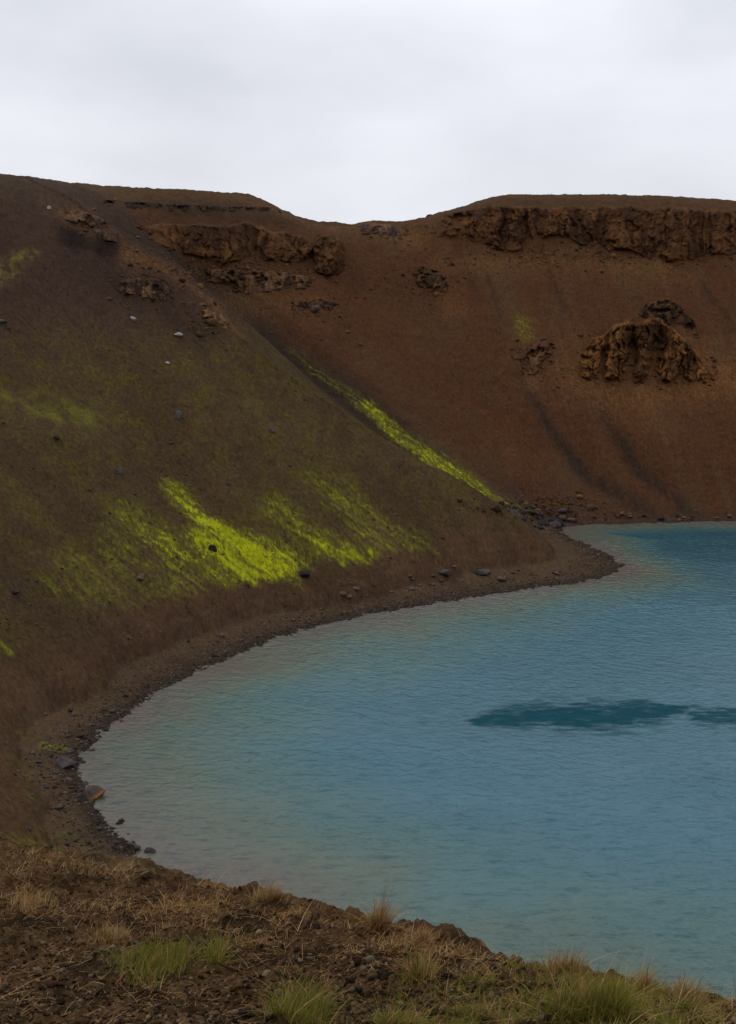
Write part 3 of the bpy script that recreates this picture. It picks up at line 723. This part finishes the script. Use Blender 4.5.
# uncountable stones
def scatter(name, pts, sizes, mats_cols, seed, flat=.6, base=None, sink=.15):
    r = np.random.default_rng(seed); n = len(pts); base = base or ICO1; variants = [rock_shape(base, seed+k, 6, .1) for k in range(6)]
    V = []; Fc = []; Cc = []; off = 0
    z = ground_z(pts[:, 0], pts[:, 1])
    for k in range(6):
        idx = np.arange(k, n, 6); v, f = variants[k]; nv = len(v)
        a = r.uniform(0, 6.28, len(idx)); sc = sizes[idx]
        S = np.stack([sc, sc*r.uniform(.65, 1.1, len(idx)), sc*flat*r.uniform(.7, 1.2, len(idx))], -1)
        w = v[None]*S[:, None, :]; ca, sa = np.cos(a)[:, None], np.sin(a)[:, None]
        w = np.stack([w[..., 0]*ca-w[..., 1]*sa, w[..., 0]*sa+w[..., 1]*ca, w[..., 2]], -1)
        w += np.stack([pts[idx, 0], pts[idx, 1], z[idx]+sc*sink], -1)[:, None, :]
        V.append(w.reshape(-1, 3)); Fc.append((f[None]+(np.arange(len(idx))*nv)[:, None, None]+off).reshape(-1, 3)); off += nv*len(idx)
        pick = np.array(mats_cols)[r.integers(0, len(mats_cols), len(idx))]*r.uniform(.7, 1.3, (len(idx), 1)); Cc.append(np.repeat(pick, nv, 0))
    o = mesh_obj(name, np.vstack(V), np.vstack(Fc), M_cliff if sizes.max() > .1 else M_soil, smooth=False, colour=np.vstack(Cc)); return o
r = np.random.default_rng(9)
# beach shingle along the visible shore
n = 16000; ti = r.uniform(0, 1, n); kmax = int(S_COVE/LSTEP)+1
si = (ti*kmax).astype(int); base_p = SH[si]; nxt = SH[(si+1) % 420]; tg = nxt-base_p; nr = np.stack([-tg[:, 1], tg[:, 0]], -1)/np.linalg.norm(tg, axis=1)[:, None]
inland = np.abs(r.normal(size=n))*2.3-.2
pp = base_p + tg*r.uniform(0, 1, (n, 1)) + nr*inland[:, None]
dq, _ = shore(pp[:, 0], pp[:, 1]); 
if np.median(dq) < 0: pp = base_p + tg*r.uniform(0, 1, (n, 1)) - nr*inland[:, None]
sz = .055*np.exp(r.normal(size=n)*.5)
o = scatter('shingle', pp, sz, [(.05,.040,.033), (.032,.026,.022), (.080,.056,.040), (.10,.068,.044), (.14,.11,.085)], 701); tag(o, 'dark shingle strewn along the beach round the lake', 'shingle', kind='stuff')
# stones over the slopes
n = 17000; px = r.uniform(-10, 746, n); py = r.uniform(235, 640, n); m = py < 522 + np.clip(560-px, 0, 560)*.28; q = wxy(px[m], py[m])
sz = .055*np.exp(r.normal(size=len(q))*.5)
o = scatter('scree_stones', q, sz, [(.066,.043,.028), (.050,.034,.025), (.10,.066,.042), (.125,.098,.072), (.06,.04,.027)], 711); tag(o, 'loose small stones scattered over the crater slopes', 'stones', kind='stuff')

pts = []
for (cx, cy, sx_, sy_, k) in ((230,268,75,14,900),(590,254,110,9,900),(640,365,48,16,500),(432,284,22,12,200),(150,292,30,10,160),(85,225,24,8,50),(214,322,18,14,160),(312,306,30,8,160),(538,362,20,14,160),(385,232,24,5,140),(455,226,20,10,160),(700,375,30,10,160),(540,508,45,8,500)):
    pts.append(np.stack([r.normal(size=k)*sx_*.75+cx, r.normal(size=k)*sy_*.8+cy], -1))
pts = np.vstack(pts); pts = pts[(pts[:, 0] > -60) & (pts[:, 0] < 800)]; q = wxy(pts[:, 0], pts[:, 1]); sz = .13*np.exp(r.normal(size=len(q))*.6)
o = scatter('cliff_debris', q, sz, [(.075,.040,.020), (.045,.027,.017), (.15,.075,.030), (.11,.060,.030)], 715, flat=.75); tag(o, 'broken rock lying round the foot of the cliffs and outcrops', 'rubble', kind='stuff')

# ------------------------------------------------------------------ near bank: crumbs, straw, grass
def near_hit(px, py):
    """where a sight line meets the near bank"""
    u, a, b = ray(px, py); hz = np.hypot(u, a); tn = b/hz
    r0 = np.full(len(px), 3.0); lo = np.full(len(px), 2.0); hi = np.full(len(px), np.nan)
    rs = np.linspace(2.5, 13, 300); found = np.zeros(len(px), bool); rr = np.full(len(px), np.nan)
    for q in rs:
        z = NEAR(q*u/hz, q*a/hz)
        hit = (~found) & (CZ+q*tn <= z); rr[hit] = q; found |= hit
    return rr*u/hz, rr*a/hz, found
gxx = np.linspace(-6, 4, 400); gyy = np.linspace(2, 13.5, 460); GX, GY = np.meshgrid(gxx, gyy, indexing='ij'); GZ = terrain(GX, GY)
def NEAR(x, y):
    fx = np.clip((x-gxx[0])/(gxx[1]-gxx[0]), 0, 398.99); fy = np.clip((y-gyy[0])/(gyy[1]-gyy[0]), 0, 458.99)
    i = fx.astype(int); j = fy.astype(int); fx -= i; fy -= j
    return GZ[i, j]*(1-fx)*(1-fy)+GZ[i+1, j]*fx*(1-fy)+GZ[i, j+1]*(1-fx)*fy+GZ[i+1, j+1]*fx*fy
def blades(x, y, length, width, lean, cols, seed, wdir=(.6, .1), curl=.5, nseg=4):
    r = np.random.default_rng(seed); n = len(x); z = NEAR(x, y)-.01
    a = r.uniform(0, 6.283, n); ln = lean*np.abs(r.normal(size=n))+.05
    dx = np.cos(a)*ln + wdir[0]*lean*.5; dy = np.sin(a)*ln + wdir[1]*lean*.5
    side = a + math.pi/2 + r.normal(size=n)*.5; sx, sy = np.cos(side), np.sin(side)
    t = np.linspace(0, 1, nseg+1); V = np.zeros((n, (nseg+1)*2, 3))
    for k, tk in enumerate(t):
        bend = tk + curl*tk*tk*2
        cx = x + dx*length*bend*.7; cy = y + dy*length*bend*.7; cz = z + length*(tk - .35*ln*tk*tk*curl*2)
        w = width*(1-tk**1.6*.93)*.5
        V[:, 2*k] = np.stack([cx-sx*w, cy-sy*w, cz], -1); V[:, 2*k+1] = np.stack([cx+sx*w, cy+sy*w, cz], -1)
    f = np.array([[2*k, 2*k+1, 2*k+3, 2*k+2] for k in range(nseg)])
    Fc = (f[None] + (np.arange(n)*(nseg+1)*2)[:, None, None]).reshape(-1, 4)
    c = np.array(cols)[r.integers(0, len(cols), n)]*r.uniform(.75, 1.3, (n, 1)); Cc = np.repeat(c, (nseg+1)*2, 0)
    return V.reshape(-1, 3), Fc, Cc
gm, nt, b, out = mat_new('grass_blade')
at = N(nt, 'ShaderNodeAttribute', attribute_name='tint'); nt.links.new(at.outputs[0], b.inputs['Base Color']); b.inputs['Roughness'].default_value = .7; b.inputs['Specular IOR Level'].default_value = .08
tr = N(nt, 'ShaderNodeBsdfTranslucent'); nt.links.new(at.outputs[0], tr.inputs[0]); ms = N(nt, 'ShaderNodeMixShader'); ms.inputs[0].default_value = .35
nt.links.new(b.outputs[0], ms.inputs[1]); nt.links.new(tr.outputs[0], ms.inputs[2]); nt.links.new(ms.outputs[0], out.inputs[0])
DRY = [(.36,.22,.09), (.27,.15,.055), (.46,.32,.16), (.15,.08,.03), (.33,.155,.045)]
GRN = [(.11,.13,.012), (.15,.165,.016), (.08,.10,.012), (.21,.18,.03), (.17,.125,.03)]
def join(parts):
    V = []; Fc = []; Cc = []; off = 0
    for v, f, c in parts: V.append(v); Fc.append(f+off); Cc.append(c); off += len(v)
    return np.vstack(V), np.vstack(Fc), np.vstack(Cc)
def brink(px): 
    pr = np.array([(e[0], e[1]) for e in edge], float); return np.interp(px, pr[:, 0], pr[:, 1])
r = np.random.default_rng(21)
# dry matted grass: thick on the left shoulder and along the brink
n = 60000; px = r.uniform(-30, 766, n); t = np.abs(r.normal(size=n)); py = brink(px) + 2 + t*(14 + 22*ss(460, 120, px))
x, y, ok = near_hit(px, py); x, y, px, py = x[ok], y[ok], px[ok], py[ok]
cl = fbm(x*2.2, y*2.2, 3, 801); keep = r.uniform(size=len(x)) < np.clip(.12+1.1*cl, 0.01, 1)*(.30+.55*ss(520, 260, px)); x, y = x[keep], y[keep]
p1 = blades(x, y, .048*np.exp(r.normal(size=len(x))*.3), .0034, .9, DRY, 802)
n = 14000; px = r.uniform(-30, 766, n); py = brink(px)+r.uniform(0, 1, n)*(1040-brink(px)); x, y, ok = near_hit(px, py); x, y = x[ok], y[ok]
cl = fbm(x*1.6, y*1.6, 3, 803); keep = r.uniform(size=len(x)) < np.clip(.05+.8*cl, 0, 1); x, y = x[keep], y[keep]
p2 = blades(x, y, .028*np.exp(r.normal(size=len(x))*.4), .0034, 1.5, DRY, 804)
n = 30000; px = r.uniform(-30, 766, n); py = brink(px)+r.uniform(0, 1, n)*(1040-brink(px)); x, y, ok = near_hit(px, py); x, y = x[ok], y[ok]
cl = fbm(x*2.4, y*2.4, 3, 833); keep = r.uniform(size=len(x)) < np.clip(.35+.9*cl, 0.05, 1); x, y = x[keep], y[keep]
p3 = blades(x, y, .018*np.exp(r.normal(size=len(x))*.5), .0028, 2.2, DRY+[(.09,.05,.025)], 834, nseg=2)
v, f, c = join([p1, p2, p3]); o = mesh_obj('dry_grass', v, f, gm, colour=c); tag(o, 'dry straw-coloured grass matted over the near bank', 'grass', kind='stuff')
# green turf strip along the lower right
n = 26000; px = r.uniform(380, 720, n); py = 1040 - np.abs(r.normal(size=n))*30*(.5+ss(400, 560, px)); x, y, ok = near_hit(px, np.clip(py, brink(px)+5, 1050)); x, y, px = x[ok], y[ok], px[ok]
cl = fbm(x*3, y*3, 3, 805); keep = r.uniform(size=len(x)) < np.clip(.42+1.6*cl, 0.02, 1); x, y = x[keep], y[keep]
v, f, c = join([blades(x, y, .046*np.exp(r.normal(size=len(x))*.4), .0034, .6, GRN+GRN+GRN+DRY, 806)])
o = mesh_obj('grass', v, f, gm, colour=c); tag(o, 'green and yellow grass growing along the lower right of the near bank', 'grass', kind='stuff')
# individual tufts
tufts = [(160,966,62,22,.085,2200,'G','broad green grass tuft on bare soil near the left of the bank'),
         (215,962,16,12,.10,500,'G','small upright green tuft at the right end of the broad green one'),
         (296,1022,42,10,.13,1500,'G','bright green tuft at the bottom edge left of the middle'),
         (417,982,18,9,.10,700,'GD','small yellow-green tuft on the bare soil right of the middle'),
         (379,932,13,5,.13,600,'D','upright golden tuft standing alone on the brink at the middle'),
         (565,972,26,7,.10,900,'D','wide golden tuft on the brink above the green turf'),
         (600,1018,70,10,.12,2600,'G','largest green tuft, low at the bottom right of the bank'),
         (640,985,14,5,.09,420,'D','short straw tuft on the brink right of the wide golden one'),
         (690,1002,18,5,.09,520,'D','straw tuft on the brink nearest the right edge'),
         (112,940,22,9,.07,500,'D','dry tuft left of the broad green tuft'),
         (425,944,10,4,.08,260,'D','small dry tuft on the brink right of the lone golden tuft'),
         (30,905,34,10,.08,900,'D','matted pale straw tuft at the left edge of the bank'),
         (265,900,24,6,.09,600,'D','dry tuft on the brink above the bare soil left of the middle')]
for i, (tx, ty, rx, ry, h, n, kd, lb) in enumerate(tufts):
    rr_ = np.random.default_rng(900+i); pu = tx + rr_.normal(size=n)*rx*.45; pv = ty + rr_.normal(size=n)*ry*.45
    pv = np.maximum(pv, brink(pu)+3)
    x, y, ok = near_hit(pu, pv); x, y, pu = x[ok], y[ok], pu[ok]
    if len(x) < 5: print('TUFT EMPTY', lb); continue
    # blades gather into small clumps
    kx = rr_.integers(0, len(x), max(6, len(x)//45)); g = rr_.integers(0, len(kx), len(x))
    x = x*.35 + x[kx][g]*.65 + rr_.normal(size=len(x))*.008; y = y*.35 + y[kx][g]*.65 + rr_.normal(size=len(x))*.008
    cols = GRN if kd == 'G' else (GRN+DRY if kd == 'GD' else DRY+[(.24,.19,.06)])
    if kd == 'G': cols = cols + [DRY[0]]
    L_ = h*np.exp(rr_.normal(size=len(x))*.3)*(1-.4*np.clip(np.abs(pu-tx)/rx, 0, 1))
    parts = [blades(x, y, L_, .0036, .42, cols, 950+i)]
    m = max(4, len(x)//90); parts.append(blades(x[:m], y[:m], np.full(m, h*1.15), .0022, .35, DRY, 980+i))
    v, f, c = join(parts); cen = np.array([x.mean(), y.mean(), NEAR(np.array([x.mean()]), np.array([y.mean()]))[0]])
    o = mesh_obj('grass_tuft', v-cen, f, gm, colour=c); o.location = cen; tag(o, lb, 'grass tuft', 'grass tufts on the near bank')
# soil crumbs and pebbles
n = 22000; px = r.uniform(-40, 776, n); py = brink(px)+r.uniform(0, 1, n)**.8*(1045-brink(px)); x, y, ok = near_hit(px, py); q = np.stack([x[ok], y[ok]], -1)
sz = .0052*np.exp(r.normal(size=len(q))*.5)
o = scatter('soil_crumbs', q, sz, [(.080,.043,.021), (.040,.023,.014), (.11,.06,.03), (.035,.024,.018), (.09,.052,.026), (.20,.15,.095)], 721, flat=.8, sink=.3); tag(o, 'crumbs of reddish soil and small pebbles on the near bank', 'pebbles', kind='stuff')

# ------------------------------------------------------------------ sky and light: high overcast
world = bpy.data.worlds.new("World"); scene.world = world; world.use_nodes = True
nt = world.node_tree; nt.nodes.clear()
out = nt.nodes.new('ShaderNodeOutputWorld'); bg = nt.nodes.new('ShaderNodeBackground'); bg.inputs[1].default_value = .1
skyn = nt.nodes.new('ShaderNodeTexSky'); skyn.sky_type = 'NISHITA'; skyn.sun_disc = False
SUN_EL, SUN_AZ = math.radians(50), math.radians(-60)      # azimuth from +Y towards +X
skyn.sun_elevation = SUN_EL; skyn.sun_rotation = SUN_AZ
tc = nt.nodes.new('ShaderNodeTexCoord')
mp = nt.nodes.new('ShaderNodeMapping'); mp.inputs['Scale'].default_value = (1, 1, 2.4); nt.links.new(tc.outputs['Generated'], mp.inputs[0])
n1 = nt.nodes.new('ShaderNodeTexNoise'); n1.inputs['Scale'].default_value = 3.2; n1.inputs['Detail'].default_value = 5; n1.inputs['Roughness'].default_value = .5; nt.links.new(mp.outputs[0], n1.inputs[0])
rp = nt.nodes.new('ShaderNodeValToRGB'); rp.color_ramp.elements[0].position = .34; rp.color_ramp.elements[1].position = .66
rp.color_ramp.elements[0].color = (7.3, 7.5, 8.2, 1); rp.color_ramp.elements[1].color = (9.3, 9.45, 10.2, 1)
nt.links.new(n1.outputs[0], rp.inputs[0])
sx = nt.nodes.new('ShaderNodeSeparateXYZ'); nt.links.new(tc.outputs['Generated'], sx.inputs[0])
mr = nt.nodes.new('ShaderNodeMapRange'); mr.inputs[1].default_value = 0; mr.inputs[2].default_value = .25; mr.inputs[3].default_value = .93; mr.inputs[4].default_value = 1.07
nt.links.new(sx.outputs[2], mr.inputs[0])
gx_ = nt.nodes.new('ShaderNodeMath'); gx_.operation = 'MULTIPLY_ADD'; nt.links.new(sx.outputs[0], gx_.inputs[0]); gx_.inputs[1].default_value = .16; nt.links.new(mr.outputs[0], gx_.inputs[2])
dp = nt.nodes.new('ShaderNodeVectorMath'); dp.operation = 'DOT_PRODUCT'; nt.links.new(tc.outputs['Generated'], dp.inputs[0]); dp.inputs[1].default_value = (-.02, .9993, .03)
dr = nt.nodes.new('ShaderNodeMapRange'); dr.interpolation_type = 'SMOOTHSTEP'; dr.inputs[1].default_value = .993; dr.inputs[2].default_value = 1.0; dr.inputs[3].default_value = 0; dr.inputs[4].default_value = .06; nt.links.new(dp.outputs['Value'], dr.inputs[0])
gs = nt.nodes.new('ShaderNodeMath'); gs.operation = 'ADD'; nt.links.new(gx_.outputs[0], gs.inputs[0]); nt.links.new(dr.outputs[0], gs.inputs[1])
vm = nt.nodes.new('ShaderNodeVectorMath'); vm.operation = 'SCALE'; nt.links.new(rp.outputs[0], vm.inputs[0]); nt.links.new(gs.outputs[0], vm.inputs[3])
mx = nt.nodes.new('ShaderNodeMix'); mx.data_type = 'RGBA'; mx.inputs[0].default_value = .95
nt.links.new(skyn.outputs[0], mx.inputs[6]); nt.links.new(vm.outputs[0], mx.inputs[7]); nt.links.new(mx.outputs[2], bg.inputs[0]); nt.links.new(bg.outputs[0], out.inputs[0])
sl_ = bpy.data.lights.new('sun', 'SUN'); sl_.energy = .9; sl_.angle = math.radians(14); sl_.color = (1, .96, .9)
so = bpy.data.objects.new('sun', sl_); COL.objects.link(so)
dirv = Vector((math.sin(SUN_AZ)*math.cos(SUN_EL), math.cos(SUN_AZ)*math.cos(SUN_EL), math.sin(SUN_EL)))
so.rotation_euler = (-dirv).to_track_quat('-Z', 'Y').to_euler(); so.location = dirv*300

# ------------------------------------------------------------------ camera
cam = bpy.data.cameras.new('camera'); co = bpy.data.objects.new('camera', cam); COL.objects.link(co)
cam.sensor_fit = 'VERTICAL'; cam.sensor_height = 36; cam.lens = F/1024*36; cam.clip_end = 6000; cam.clip_start = .05
co.location = (0, 0, CZ); co.rotation_euler = (math.radians(90)-PITCH, 0, 0); scene.camera = co
vs = scene.view_settings; vs.view_transform = 'Standard'; vs.look = 'None'; vs.exposure = 0; vs.gamma = 1
